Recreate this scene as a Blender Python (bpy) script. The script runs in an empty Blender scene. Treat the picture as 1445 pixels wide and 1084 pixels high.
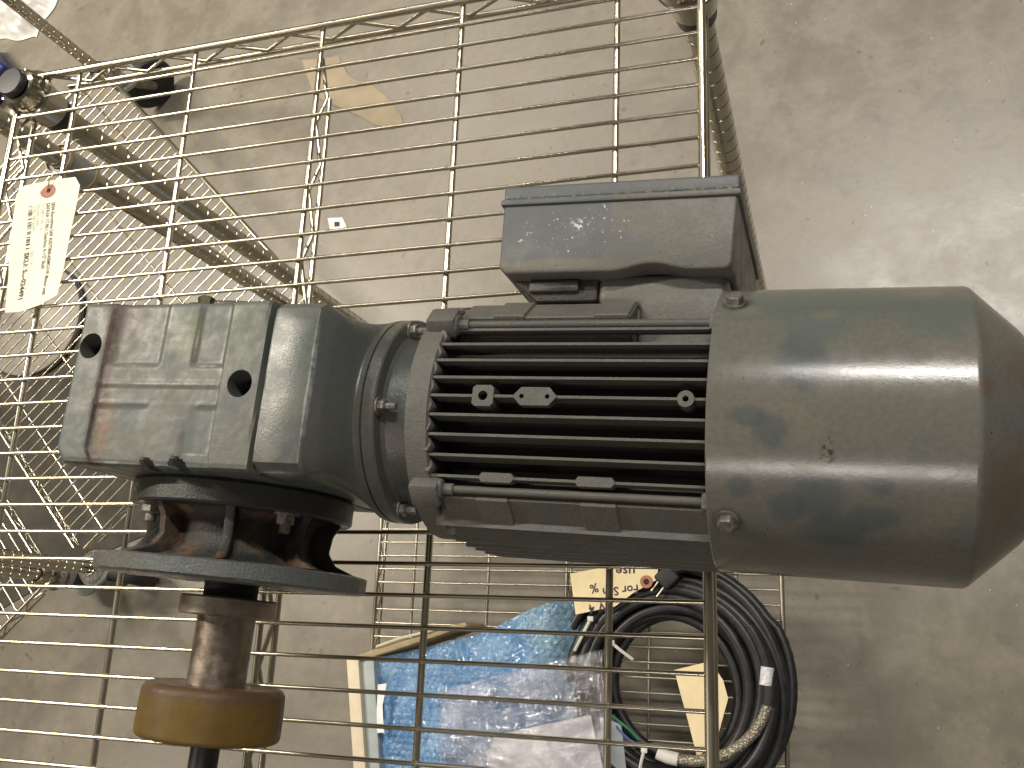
import bpy, bmesh, math, random
from mathutils import Vector, Matrix, noise
random.seed(7)
S = 0.0225                 # metres per unit; one unit is the pitch of the shelf wires
FLOOR = -46.3              # floor level in units, measured from the wires of the top shelf
sc = bpy.context.scene
col = sc.collection
PI = math.pi

def wp(x, y, z):           # units -> world metres
    return Vector((x*S, y*S, (z-FLOOR)*S))

# ------------------------------------------------------------------ camera
cam = bpy.data.cameras.new("camera"); camo = bpy.data.objects.new("camera", cam); col.objects.link(camo)
cam.sensor_fit = 'HORIZONTAL'; cam.sensor_width = 36.0; cam.lens = 34.09
cam.clip_start = 0.02; cam.clip_end = 200
rt, dn, fw = (0.94968, 0.040665, -0.310559), (-0.04477, -0.96373, -0.263098), (-0.309994, 0.263763, -0.913418)
camo.matrix_world = Matrix.Translation(wp(30.348, -22.534, 29.009)) @ Matrix(
    ((rt[0], -dn[0], -fw[0]), (rt[1], -dn[1], -fw[1]), (rt[2], -dn[2], -fw[2]))).to_4x4()
sc.camera = camo

# ------------------------------------------------------------------ light: ceiling strip lamps of the room, plus one added fill lamp
w = bpy.data.worlds.new("World"); sc.world = w; w.use_nodes = True
w.node_tree.nodes["Background"].inputs[0].default_value = (1.0, 0.91, 0.77, 1)
w.node_tree.nodes["Background"].inputs[1].default_value = 0.105
def lamp(x, y, z, lx, ly, power, colr=(1, 0.93, 0.82), spread=180):
    l = bpy.data.lights.new("strip_or_fill_lamp", 'AREA'); l.shape = 'RECTANGLE'
    l.size = lx*S; l.size_y = ly*S; l.energy = power; l.color = colr
    o = bpy.data.objects.new("strip_or_fill_lamp", l); col.objects.link(o)
    o.location = wp(x, y, z); l.spread = math.radians(spread)
lamp(66, 68, 130, 60, 6, 84, (1, 0.945, 0.89), 130)
lamp(30, -122, 130, 62, 16, 30, (1, 0.92, 0.85), 150)
lamp(-130, 50, 130, 90, 9, 235, (1, 0.91, 0.76), 150)
lamp(-130, -70, 130, 90, 9, 35, (1, 0.90, 0.74), 150)
lamp(-60, 130, 130, 60, 9, 55, (1, 0.91, 0.78), 140)  # added fill that brightens the far left floor, not a known lamp
sc.view_settings.view_transform = 'Standard'; sc.view_settings.look = 'None'
sc.view_settings.exposure = -0.15; sc.view_settings.gamma = 1.0

# ------------------------------------------------------------------ material helpers
class NT:
    def __init__(s, name):
        s.m = bpy.data.materials.new(name); s.m.use_nodes = True; s.t = s.m.node_tree
        s.b = s.t.nodes["Principled BSDF"]; s.out = s.t.nodes["Material Output"]
        tc = s.t.nodes.new("ShaderNodeTexCoord")
        mp = s.t.nodes.new("ShaderNodeVectorMath"); mp.operation = 'SCALE'; mp.inputs[3].default_value = 1/S
        s.t.links.new(tc.outputs["Object"], mp.inputs[0]); s.co = mp.outputs[0]
    def set(s, node, ins):
        for k, v in ins.items():
            i = node.inputs[k]
            if isinstance(v, bpy.types.NodeSocket): s.t.links.new(v, i)
            else: i.default_value = v
        return node
    def noise(s, scale, detail=4, rough=0.55, co=None, dist=0.0):
        n = s.t.nodes.new("ShaderNodeTexNoise")
        s.set(n, {"Vector": co or s.co, "Scale": scale, "Detail": detail, "Roughness": rough, "Distortion": dist})
        return n.outputs["Fac"]
    def voro(s, scale, co=None):
        n = s.t.nodes.new("ShaderNodeTexVoronoi"); s.set(n, {"Vector": co or s.co, "Scale": scale}); return n.outputs["Distance"]
    def rng(s, v, lo, hi, a=0.0, b=1.0):
        n = s.t.nodes.new("ShaderNodeMapRange"); n.interpolation_type = 'SMOOTHSTEP'
        s.set(n, {0: v, 1: lo, 2: hi, 3: a, 4: b}); return n.outputs[0]
    def math(s, op, a, b=0.0):
        n = s.t.nodes.new("ShaderNodeMath"); n.operation = op; s.set(n, {0: a, 1: b}); return n.outputs[0]
    def mix(s, f, a, b):
        n = s.t.nodes.new("ShaderNodeMix"); n.data_type = 'RGBA'
        f4 = lambda c: c if isinstance(c, bpy.types.NodeSocket) else (*c, 1)
        s.set(n, {0: f, 6: f4(a), 7: f4(b)}); return n.outputs[2]
    def bump(s, h, strength=0.3, dist=0.05, normal=None):
        n = s.t.nodes.new("ShaderNodeBump"); s.set(n, {"Height": h, "Strength": strength, "Distance": dist*S})
        if normal: s.set(n, {"Normal": normal})
        return n.outputs[0]
    def vscale(s, v):
        n = s.t.nodes.new("ShaderNodeVectorMath"); n.operation = 'MULTIPLY'; s.set(n, {0: s.co, 1: v}); return n.outputs[0]
    def ell(s, c, r, soft=0.45, wob=0.0):     # soft elliptical stain at c with radii r (in units, object space)
        a = s.t.nodes.new("ShaderNodeVectorMath"); a.operation = 'SUBTRACT'; s.set(a, {0: s.co, 1: c})
        b = s.t.nodes.new("ShaderNodeVectorMath"); b.operation = 'DIVIDE'; s.set(b, {0: a.outputs[0], 1: r})
        l = s.t.nodes.new("ShaderNodeVectorMath"); l.operation = 'LENGTH'; s.set(l, {0: b.outputs[0]})
        d = l.outputs["Value"]
        if wob: d = s.math('ADD', d, s.math('MULTIPLY', s.math('SUBTRACT', s.noise(1.6, 3), 0.5), wob))
        return s.rng(d, 1.0, 1.0-soft)
    def p(s, **k):
        names = {"color": "Base Color", "rough": "Roughness", "metal": "Metallic", "normal": "Normal", "spec": "Specular IOR Level",
                 "trans": "Transmission Weight", "alpha": "Alpha", "coat": "Coat Weight", "coatr": "Coat Roughness", "sss": "Subsurface Weight", "ior": "IOR"}
        for a, v in k.items():
            if a == "color" and not isinstance(v, bpy.types.NodeSocket): v = (*v, 1)
            s.set(s.b, {names[a]: v})
        return s.m

def simple(name, c, rough=0.5, metal=0.0, var=0.15, scale=1.5, bump=0.0, **k):
    n = NT(name); f = n.noise(scale, 5)
    c2 = tuple(x*(1-var) for x in c); c1 = tuple(min(1, x*(1+var)) for x in c)
    n.p(color=n.mix(n.rng(f, 0.3, 0.7), c2, c1), rough=rough, metal=metal, **k)
    if bump: n.p(normal=n.bump(n.noise(scale*6, 4), bump, 0.05))
    return n.m

def chrome(name, c=(0.66, 0.61, 0.49), r0=0.16, r1=0.34):
    n = NT(name); f = n.noise(0.22, 3, 0.5)
    colr = n.mix(n.rng(f, 0.45, 0.7), c, tuple(x*0.8 for x in c))
    return n.p(color=colr, metal=1.0, rough=n.rng(f, 0.3, 0.75, r0, r1))

def paint(name, green=(0.105, 0.118, 0.100), brown=(0.150, 0.138, 0.110), blue=(0.075, 0.096, 0.105), rough=(0.28, 0.45),
          chips=0.0, grime=0.5, bump=0.25, fine=0.35, extra=None, blot=0.35):
    n = NT(name)
    a = n.noise(blot, 3, 0.5, dist=0.6); b = n.noise(blot*1.9+0.13, 3, 0.5, dist=0.4)
    c = n.mix(n.rng(a, 0.42, 0.58), green, brown)
    c = n.mix(n.math('MULTIPLY', n.rng(b, 0.56, 0.68), 0.8), c, blue)
    g = n.noise(7, 5, 0.7)
    c = n.mix(n.rng(g, 0.35, 0.65, 0.0, 0.22), c, (0.05, 0.05, 0.042))
    if grime:
        d = n.noise(1.1, 7, 0.72); c = n.mix(n.rng(d, 0.60, 0.80, 0, grime), c, (0.035, 0.028, 0.02))
    sp = n.voro(3.1); sp2 = n.noise(0.7, 2)
    c = n.mix(n.math('MULTIPLY', n.rng(sp, 0.085, 0.05), n.rng(sp2, 0.5, 0.6)), c, (0.02, 0.018, 0.015))
    if chips:
        v = n.noise(9.5, 4, 0.7); q = n.noise(0.9, 3); k = n.math('MULTIPLY', n.rng(v, 0.70, 0.72), n.rng(q, 0.95-chips, 1.04-chips))
        c = n.mix(k, c, (0.55, 0.55, 0.52))
    if extra: c = extra(n, c)
    rr = n.rng(n.noise(1.7, 5, 0.6), 0.3, 0.7, rough[0], rough[1])
    h = n.math('ADD', n.noise(14, 5, 0.7), n.math('MULTIPLY', n.noise(1.6, 3), 1.2))
    return n.p(color=c, rough=rr, normal=n.bump(h, bump, 0.06*fine/0.35))

# ------------------------------------------------------------------ geometry helpers (units)
def BM(): return bmesh.new()
def box(bm, lo, hi, bev=0.0, seg=2, rot=None):
    c = [(a+b)/2 for a, b in zip(lo, hi)]; s = [b-a for a, b in zip(lo, hi)]
    m = Matrix.Translation(c)
    if rot is not None: m = m @ rot.to_4x4()
    r = bmesh.ops.create_cube(bm, size=1, matrix=m @ Matrix.Diagonal((*s, 1)))
    if bev:
        e = list({e for v in r['verts'] for e in v.link_edges})
        bmesh.ops.bevel(bm, geom=e, offset=bev, segments=seg, affect='EDGES', profile=0.5)
def tube(bm, pts, r, seg=8, caps=True, closed=False):
    pts = [Vector(p) for p in pts]; n = len(pts); rad = r if callable(r) else (lambda i: r)
    rings = []; prev = None
    for i, p in enumerate(pts):
        if closed: t = pts[(i+1) % n]-pts[i-1]
        else: t = pts[min(i+1, n-1)]-pts[max(i-1, 0)]
        t.normalize()
        if prev is None:
            up = Vector((0, 0, 1)) if abs(t.z) < 0.9 else Vector((1, 0, 0)); u = (up-t*up.dot(t)).normalized()
        else: u = (prev-t*prev.dot(t)).normalized()
        prev = u; v = t.cross(u)
        rings.append([bm.verts.new(p+(u*math.cos(2*PI*k/seg)+v*math.sin(2*PI*k/seg))*rad(i)) for k in range(seg)])
    for i in range(n if closed else n-1):
        A, B = rings[i], rings[(i+1) % n]
        for k in range(seg): bm.faces.new((A[k], A[(k+1) % seg], B[(k+1) % seg], B[k]))
    if caps and not closed:
        bm.faces.new(rings[0][::-1]); bm.faces.new(rings[-1])
AX = {'x': lambda h, u, v: (h, u, v), 'y': lambda h, u, v: (v, h, u), 'z': lambda h, u, v: (u, v, h)}
def lathe(bm, prof, axis='x', c=(0, 0, 0), seg=64, caps=True, a0=0.0):
    f = AX[axis]; rings = []
    for h, r in prof:
        if r < 1e-6: rings.append([bm.verts.new(Vector(f(h, 0, 0))+Vector(c))])
        else: rings.append([bm.verts.new(Vector(f(h, r*math.cos(a0+2*PI*k/seg), r*math.sin(a0+2*PI*k/seg)))+Vector(c)) for k in range(seg)])
    for A, B in zip(rings, rings[1:]):
        for k in range(seg):
            k2 = (k+1) % seg
            q = [A[k % len(A)], A[k2 % len(A)], B[k2 % len(B)], B[k % len(B)]]
            u = []
            for x in q:
                if x not in u: u.append(x)
            if len(u) > 2: bm.faces.new(u)
    if caps:
        for R in (rings[0][::-1], rings[-1]):
            if len(R) > 2: bm.faces.new(R)
    bmesh.ops.recalc_face_normals(bm, faces=bm.faces[:])
def prism(bm, poly, axis, lo, hi, bev=0.0, seg=2, taper=None):
    # poly: 2-D points; axis 'z': (x,y), 'y': (x,z), 'x': (y,z)
    f = {'z': lambda p, h: (p[0], p[1], h), 'y': lambda p, h: (p[0], h, p[1]), 'x': lambda p, h: (h, p[0], p[1])}[axis]
    A = [bm.verts.new(f(p, lo)) for p in (taper or poly)]; B = [bm.verts.new(f(p, hi)) for p in poly]; n = len(A)
    fs = [bm.faces.new(A[::-1]), bm.faces.new(B)] + [bm.faces.new((A[i], A[(i+1) % n], B[(i+1) % n], B[i])) for i in range(n)]
    bmesh.ops.recalc_face_normals(bm, faces=fs)
    if bev:
        e = list({e for x in fs for e in x.edges}); bmesh.ops.bevel(bm, geom=e, offset=bev, segments=seg, affect='EDGES', profile=0.5)
def grid(bm, nu, nv, fn):
    V = [[bm.verts.new(fn(i/nu, j/nv)) for j in range(nv+1)] for i in range(nu+1)]
    for i in range(nu):
        for j in range(nv): bm.faces.new((V[i][j], V[i+1][j], V[i+1][j+1], V[i][j+1]))
    return V
def hexbolt(bm, p, d, r=0.2, h=0.16, washer=True, stud=0.0):
    d = Vector(d).normalized(); q = d.to_track_quat('Z', 'Y').to_matrix().to_4x4(); t = BM()
    z = 0.0
    if washer: lathe(t, [(0, r*1.35), (0.05, r*1.35)], 'z', seg=20); z = 0.05
    lathe(t, [(z, r*0.98), (z+h*0.85, r), (z+h, r*0.86)], 'z', seg=6)
    if stud: lathe(t, [(z+h, r*0.55), (z+h+stud, r*0.55), (z+h+stud+0.03, r*0.45)], 'z', seg=14)
    bmesh.ops.transform(t, matrix=Matrix.Translation(p) @ q, verts=t.verts[:]); join(bm, t)
def join(bm, t):
    me = bpy.data.meshes.new("tmp"); t.to_mesh(me); t.free(); bm.from_mesh(me); bpy.data.meshes.remove(me)
def sm(x, a, b):
    t = max(0.0, min(1.0, (x-a)/(b-a))); return t*t*(3-2*t)
def nz(x, y, z=0.0): return noise.noise(Vector((x, y, z)))

def mesh_of(name, bm, mat, org=(0, 0, 0), ang=35):
    me = bpy.data.meshes.new(name)
    bmesh.ops.transform(bm, matrix=Matrix.Scale(S, 4) @ Matrix.Translation(-Vector(org)), verts=bm.verts[:])
    bm.to_mesh(me); bm.free()
    for f in me.polygons: f.use_smooth = True
    me.set_sharp_from_angle(angle=math.radians(ang))
    if mat: me.materials.append(mat)
    return me
def part(name, bm, mat, parent, org=(0, 0, 0), ang=35, label=None):
    o = bpy.data.objects.new(name, mesh_of(name, bm, mat, org, ang)); col.objects.link(o); o.parent = parent
    if label: o['label'] = label
    return o
def top(name, bm, mat, label=None, cat=None, group=None, kind=None, ang=35, org=None):   # a thing that is one mesh, geometry given in world units
    if org is None:
        xs = [v.co for v in bm.verts]
        org = ((min(v.x for v in xs)+max(v.x for v in xs))/2, (min(v.y for v in xs)+max(v.y for v in xs))/2, min(v.z for v in xs))
    o = bpy.data.objects.new(name, mesh_of(name, bm, mat, org, ang)); col.objects.link(o); o.location = wp(*org)
    tag(o, label, cat, group, kind); return o
def tag(o, label=None, cat=None, group=None, kind=None):
    for k, v in (('label', label), ('category', cat), ('group', group), ('kind', kind)):
        if v: o[k] = v
def thing(name, label, cat, loc, rz=0.0, group=None):
    o = bpy.data.objects.new(name, None); col.objects.link(o); o.empty_display_size = 0.05
    o.location = wp(*loc); o.rotation_euler = (0, 0, rz); tag(o, label, cat, group); return o
def boolean(bm, cut):
    out = BM(); obs = []
    for b in (bm, cut):
        bmesh.ops.recalc_face_normals(b, faces=b.faces[:])
        me = bpy.data.meshes.new("tmp"); b.to_mesh(me); b.free(); o = bpy.data.objects.new("tmp", me); col.objects.link(o); obs.append(o)
    md = obs[0].modifiers.new("b", 'BOOLEAN'); md.operation = 'DIFFERENCE'; md.object = obs[1]; md.solver = 'EXACT'
    dg = bpy.context.evaluated_depsgraph_get(); dg.update()
    me = bpy.data.meshes.new_from_object(obs[0].evaluated_get(dg)); out.from_mesh(me)
    for o in obs:
        m = o.data; bpy.data.objects.remove(o); bpy.data.meshes.remove(m)
    bpy.data.meshes.remove(me); return out

# ------------------------------------------------------------------ materials
M = {}
M['chrome'] = chrome("zinc_chrome_wire")
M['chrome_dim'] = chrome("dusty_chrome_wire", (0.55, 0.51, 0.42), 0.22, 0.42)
M['post'] = chrome("chrome_post", (0.50, 0.47, 0.39), 0.14, 0.28)
M['black'] = simple("black_plastic", (0.022, 0.023, 0.026), 0.42)
M['rubber'] = simple("black_rubber", (0.016, 0.016, 0.017), 0.6, bump=0.2)
M['greyplastic'] = simple("blue_grey_plastic", (0.30, 0.30, 0.27), 0.3)
M['greywheel'] = simple('grey_wheel_face', (0.17, 0.15, 0.12), 0.5)
M['bumper'] = simple("pale_green_plastic", (0.30, 0.34, 0.29), 0.5)

def cowl_extra(n, c):
    for cen, r in (((5.75, 0.9, 7.3), (0.62, 0.8, 0.9)), ((5.15, -0.75, 7.3), (0.42, 0.42, 0.8)), ((4.6, -0.45, 7.3), (0.5, 0.22, 0.8)),
                   ((6.2, -2.05, 6.6), (0.62, 0.55, 1.5)), ((6.5, -2.7, 5.9), (0.72, 0.45, 1.0)), ((7.3, -2.45, 6.3), (0.62, 0.3, 0.8)),
                   ((5.5, -2.3, 6.4), (0.45, 0.35, 0.8)), ((7.4, -1.75, 6.9), (0.35, 0.35, 0.8)), ((4.45, -1.95, 6.8), (0.3, 0.25, 0.8))):
        c = n.mix(n.math('MULTIPLY', n.ell(cen, tuple(q*1.2 for q in r), 0.5, 0.7), 0.6), c, (0.066, 0.080, 0.086))
    for cen, r in (((5.9, 2.6, 6.4), (3.0, 1.0, 2.0)), ((8.7, 2.1, 6.6), (1.0, 1.1, 1.6)), ((6.1, 1.7, 7.0), (0.8, 0.6, 1.0))):
        c = n.mix(n.math('MULTIPLY', n.ell(cen, r, 0.5, 1.0), 0.60), c, (0.088, 0.112, 0.106))
    for cen, r in (((6.3, 2.15, 6.8), (0.55, 0.33, 0.7)), ((4.5, 2.3, 6.7), (0.5, 0.25, 0.7)), ((8.5, 2.9, 6.0), (0.5, 0.2, 0.6))):
        c = n.mix(n.math('MULTIPLY', n.ell(cen, r, 0.9, 1.5), 0.6), c, (0.165, 0.155, 0.115))
    for cen, r, k in (((9.9, -1.6, 6.2), (0.9, 1.5, 2.0), 0.5), ((10.4, 0.9, 6.2), (0.8, 0.8, 2.0), 0.4), ((9.5, 0.3, 7.2), (0.25, 0.35, 0.6), 0.45)):
        c = n.mix(n.math('MULTIPLY', n.ell(cen, r, 0.8, 0.8), k), c, (0.12, 0.068, 0.036))
    rust = n.math('MULTIPLY', n.ell((6.35, -1.15, 7.2), (0.2, 0.42, 0.6), 0.6, 1.6), n.rng(n.noise(7, 4, 0.7), 0.45, 0.6))
    c = n.mix(rust, c, (0.045, 0.026, 0.016))
    ring = n.math('MAXIMUM', n.ell((4.15, 2.58, 6.45), (0.42, 0.36, 0.5), 0.5, 0.3), n.ell((4.15, -2.68, 6.3), (0.42, 0.36, 0.5), 0.5, 0.3))
    return n.mix(n.math('MULTIPLY', ring, 0.75), c, (0.045, 0.028, 0.015))
M['cowl'] = paint("worn_grey_green_gloss_paint", (0.132, 0.130, 0.112), (0.152, 0.141, 0.117), (0.122, 0.126, 0.116), (0.16, 0.24),
                  grime=0.12, bump=0.10, fine=0.12, extra=cowl_extra, blot=0.22)
def house_extra(n, c):
    xyz = n.t.nodes.new("ShaderNodeSeparateXYZ"); n.set(xyz, {0: n.co})
    x = n.math('ADD', xyz.outputs[0], n.math('MULTIPLY', xyz.outputs[1], 0.05))
    wob = n.math('MULTIPLY', n.math('SUBTRACT', n.noise(1.1, 4, 0.65), 0.5), 0.55)
    d = n.math('ABSOLUTE', n.math('ADD', n.math('ADD', x, 12.78), wob))
    m = n.math('MULTIPLY', n.rng(d, 0.36, 0.06), n.rng(n.noise(2.6, 5, 0.7), 0.30, 0.52))
    c = n.mix(n.math('MULTIPLY', m, 0.9), c, (0.055, 0.024, 0.016))
    o = n.math('MULTIPLY', n.ell((-12.45, -1.25, 8.0), (0.42, 1.3, 1.0), 0.9, 1.2), 0.85)
    c = n.mix(o, c, (0.15, 0.078, 0.036))
    c = n.mix(n.math('MULTIPLY', n.ell((-12.3, 1.8, 8.0), (0.5, 0.9, 1.0), 0.8, 1.4), 0.8), c, (0.065, 0.034, 0.026))
    c = n.mix(n.math('MULTIPLY', n.ell((-10.3, 1.35, 8.0), (0.55, 0.9, 1.0), 0.4, 0.5), 0.7), c, (0.095, 0.115, 0.055))
    c = n.mix(n.math('MULTIPLY', n.ell((-8.45, 1.5, 8.0), (0.7, 1.5, 1.0), 0.4, 0.3), 0.6), c, (0.095, 0.112, 0.075))
    st = n.math('MULTIPLY', n.ell((-9.9, -1.7, 8.0), (0.18, 0.9, 1.0), 0.8, 1.0), 0.8)
    c = n.mix(st, c, (0.045, 0.028, 0.018))
    for cen, r in (((-11.9, 0.47, 8.0), (0.75, 0.045, 0.6)), ((-9.5, 0.47, 8.0), (0.45, 0.05, 0.6)), ((-10.8, -0.05, 8.0), (1.7, 0.03, 0.6)), ((-12.2, -0.62, 8.0), (0.5, 0.03, 0.6)), ((-9.98, 1.1, 8.0), (0.045, 0.6, 0.6)), ((-9.4, -1.95, 8.0), (0.5, 0.05, 0.6)), ((-12.0, -2.25, 8.0), (1.0, 0.05, 0.6)), ((-10.0, -2.28, 8.0), (1.0, 0.05, 0.6))):
        c = n.mix(n.math('MULTIPLY', n.ell(cen, r, 0.6, 0.8), n.rng(n.noise(5, 4), 0.4, 0.6, 0.15, 0.75)), c, (0.30, 0.30, 0.27))  # pale lines paint in the light caught by pocket and casting edges
    c = n.mix(n.math('MULTIPLY', n.ell((-11.8, -0.9, 8.0), (1.0, 0.7, 1.0), 0.8, 0.5), 0.6), c, (0.085, 0.108, 0.115))
    return c
M['housing'] = paint("worn_grey_casting_paint", (0.090, 0.105, 0.094), (0.104, 0.108, 0.090), (0.080, 0.102, 0.104), (0.34, 0.5), grime=0.22, bump=0.07, extra=house_extra, blot=0.3)
def edge_wear_and_slope_shade(n, c):
    for cen, r_, k in (((-6.27, 0, 8.0), (0.08, 2.6, 1.2), 0.8), ((-7.57, 0, 8.0), (0.06, 2.5, 1.2), 0.7), ((-6.95, -2.3, 7.9), (0.75, 0.08, 1.0), 0.75)):
        c = n.mix(n.math('MULTIPLY', n.ell(cen, r_, 0.7, 0.5), n.rng(n.noise(4, 4), 0.35, 0.6, 0.25*k, k)), c, (0.34, 0.35, 0.33))
    return n.mix(n.math('MULTIPLY', n.ell((-5.72, 0, 5), (0.5, 5, 5), 0.3, 0.2), 0.45), c, (0.062, 0.070, 0.066))  # shade of the sloped face, put into the colour
M['input'] = paint("grey_input_housing_paint", (0.105, 0.120, 0.110), (0.118, 0.120, 0.104), (0.09, 0.108, 0.112), (0.24, 0.38), grime=0.25, bump=0.10, extra=edge_wear_and_slope_shade)
M['cast'] = paint("dark_grey_casting_paint", (0.085, 0.094, 0.086), (0.105, 0.10, 0.085), (0.065, 0.08, 0.088), (0.24, 0.40), grime=0.5, bump=0.22)
def rusty(n, c):
    m = n.rng(n.noise(0.85, 5, 0.65), 0.50, 0.66)
    return n.mix(n.math('MULTIPLY', m, 0.8), c, (0.16, 0.085, 0.040))
M['flange'] = paint("oily_grey_flange_paint", (0.110, 0.122, 0.114), (0.118, 0.114, 0.10), (0.09, 0.105, 0.11), (0.20, 0.38), grime=0.5, bump=0.6)
M['ring'] = paint("oily_shaded_grey_paint", (0.034, 0.036, 0.033), (0.036, 0.032, 0.026), (0.03, 0.033, 0.034), (0.26, 0.45), grime=0.7, bump=0.3)  # dark tone takes in shade on the part besides oil and dirt
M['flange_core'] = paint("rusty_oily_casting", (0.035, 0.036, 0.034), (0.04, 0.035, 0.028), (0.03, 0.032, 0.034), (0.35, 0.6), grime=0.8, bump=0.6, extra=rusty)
def box_extra(n, c):
    xyz = n.t.nodes.new("ShaderNodeSeparateXYZ"); n.set(xyz, {0: n.co})
    d = n.math('ADD', n.math('ADD', xyz.outputs[0], n.math('MULTIPLY', xyz.outputs[1], -0.10)), n.math('MULTIPLY', n.math('SUBTRACT', n.noise(0.6, 4), 0.5), 0.8))
    c = n.mix(n.math('MULTIPLY', n.math('MULTIPLY', n.rng(d, 0.34, 0.24), n.rng(n.math('ADD', xyz.outputs[1], n.math('MULTIPLY', n.noise(0.7, 3), 0.5)), 4.05, 4.25)), 0.75), c, (0.086, 0.098, 0.106))
    c = n.mix(n.math('MULTIPLY', n.ell((1.3, 4.3, 6.1), (1.0, 0.5, 0.8), 0.5, 0.6), 0.7), c, (0.098, 0.106, 0.105))
    c = n.mix(n.math('MULTIPLY', n.ell((-0.5, 3.85, 6.1), (1.6, 0.22, 0.8), 0.6, 0.5), 0.6), c, (0.16, 0.15, 0.12))
    v = n.rng(n.noise(8.5, 4, 0.7), 0.635, 0.665); m = n.ell((-0.15, 4.8, 6.1), (2.0, 1.0, 0.8), 0.8, 0.9)
    c = n.mix(n.math('MULTIPLY', v, n.rng(n.math('MULTIPLY', m, n.noise(2.1, 2)), 0.12, 0.25)), c, (0.60, 0.60, 0.57))
    c = n.mix(n.math('MULTIPLY', n.ell((0.0, 4.95, 6.1), (0.34, 0.22, 0.4), 0.8, 0.9), n.rng(n.noise(9, 4, 0.7), 0.52, 0.56)), c, (0.62, 0.62, 0.60))
    k = n.math('MULTIPLY', n.rng(n.voro(7.0), 0.16, 0.10), n.rng(n.noise(1.3, 3), 0.45, 0.6))
    c = n.mix(n.math('MULTIPLY', k, 0.8), c, (0.03, 0.026, 0.022))
    lip = n.rng(n.math('ABSOLUTE', n.math('SUBTRACT', xyz.outputs[1], 5.78)), 0.10, 0.02)
    c = n.mix(n.math('MULTIPLY', lip, n.rng(n.noise(6, 5, 0.75), 0.56, 0.62)), c, (0.55, 0.54, 0.50))
    c = n.mix(n.math('MULTIPLY', lip, n.rng(n.noise(4.3, 5, 0.75), 0.58, 0.64)), c, (0.03, 0.025, 0.02))
    return n.mix(n.math('MULTIPLY', n.rng(xyz.outputs[1], 5.70, 5.76), 0.6), c, (0.098, 0.110, 0.114))
M['box'] = paint("chipped_grey_box_paint", (0.112, 0.116, 0.104), (0.130, 0.125, 0.107), (0.10, 0.108, 0.106), (0.40, 0.58), chips=0.46, grime=0.35, bump=0.25, blot=0.28, extra=box_extra)
M['stator'] = paint("dusty_grey_stator_paint", (0.115, 0.113, 0.10), (0.125, 0.118, 0.10), (0.10, 0.105, 0.10), (0.45, 0.65), grime=0.7, bump=0.5)
M['fin'] = paint("dirty_fin_paint", (0.082, 0.084, 0.074), (0.095, 0.09, 0.076), (0.075, 0.08, 0.076), (0.42, 0.6), grime=0.6, bump=0.4)
M['dark'] = simple("dark_core", (0.016, 0.014, 0.012), 0.75, bump=0.3)  # near-black tone for the stator core and the eyelet holes
M['steel'] = (lambda n: n.p(color=n.mix(n.rng(n.noise(0.9, 5, 0.6), 0.35, 0.75), (0.42, 0.36, 0.30), (0.21, 0.155, 0.125)), metal=0.85,
              rough=n.rng(n.noise(3, 4), 0.3, 0.7, 0.28, 0.5), normal=n.bump(n.noise(1, 4, co=n.vscale((3, 40, 3))), 0.12, 0.04)))(NT("rusty_turned_steel"))
M['darksteel'] = simple("dark_oiled_steel", (0.06, 0.052, 0.045), 0.4, 0.7, bump=0.15)
M['boltsteel'] = simple("dirty_zinc_bolt", (0.20, 0.19, 0.165), 0.45, 0.55, var=0.4, scale=4, bump=0.2)
def ure(n):
    c = n.mix(n.rng(n.noise(0.8, 5, 0.6), 0.35, 0.7), (0.150, 0.092, 0.020), (0.118, 0.072, 0.020))
    c = n.mix(n.math('MULTIPLY', n.rng(n.noise(2.0, 5, 0.7), 0.55, 0.75), 0.7), c, (0.09, 0.055, 0.03))
    g = n.t.nodes.new("ShaderNodeSeparateXYZ"); n.set(g, {0: n.co})
    e = n.rng(n.math('ADD', g.outputs[1], n.math('MULTIPLY', n.math('SUBTRACT', n.noise(2.2, 4), 0.5), 0.35)), -8.35, -8.1)
    c = n.mix(n.math('MULTIPLY', e, 0.8), c, (0.10, 0.062, 0.04))
    return n.p(color=c, rough=n.rng(n.noise(3, 4), 0.3, 0.7, 0.38, 0.55), normal=n.bump(n.noise(9, 4), 0.2, 0.05), sss=0.0, spec=0.35)
M['urethane'] = ure(NT("amber_urethane"))
M['brass'] = simple("greenish_brass_plug", (0.075, 0.07, 0.03), 0.45, 0.4, var=0.4, scale=4)

# ------------------------------------------------------------------ floor
n = NT("polished_concrete")
big = n.noise(0.05, 4, 0.6); mid = n.noise(0.22, 7, 0.7, dist=0.3); fine = n.noise(1.3, 7, 0.75); sp = n.noise(0.30, 4, 0.6)
c = n.mix(n.rng(mid, 0.36, 0.64), (0.162, 0.145, 0.112), (0.214, 0.192, 0.151))
c = n.mix(n.rng(big, 0.42, 0.62, 0, 0.35), c, (0.180, 0.161, 0.134))
c = n.mix(n.rng(fine, 0.40, 0.66, 0, 0.34), c, (0.14, 0.120, 0.094))
wv = n.t.nodes.new("ShaderNodeVectorMath"); wv.operation = 'ADD'; nzv = n.t.nodes.new("ShaderNodeTexNoise"); n.set(nzv, {"Vector": n.co, "Scale": 0.6, "Detail": 3.0})
sc_ = n.t.nodes.new("ShaderNodeVectorMath"); sc_.operation = 'SCALE'; n.set(sc_, {0: nzv.outputs["Color"], 3: 2.2}); n.set(wv, {0: n.co, 1: sc_.outputs[0]}); wco = wv.outputs[0]
c = n.mix(n.math('MULTIPLY', n.rng(n.voro(0.26, wco), 0.30, 0.08), n.rng(sp, 0.44, 0.60, 0, 0.38)), c, (0.095, 0.078, 0.060))
c = n.mix(n.math('MULTIPLY', n.rng(n.voro(0.55, wco), 0.16, 0.05), n.rng(n.noise(0.2, 2), 0.42, 0.58, 0, 0.72)), c, (0.085, 0.07, 0.055))
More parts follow.
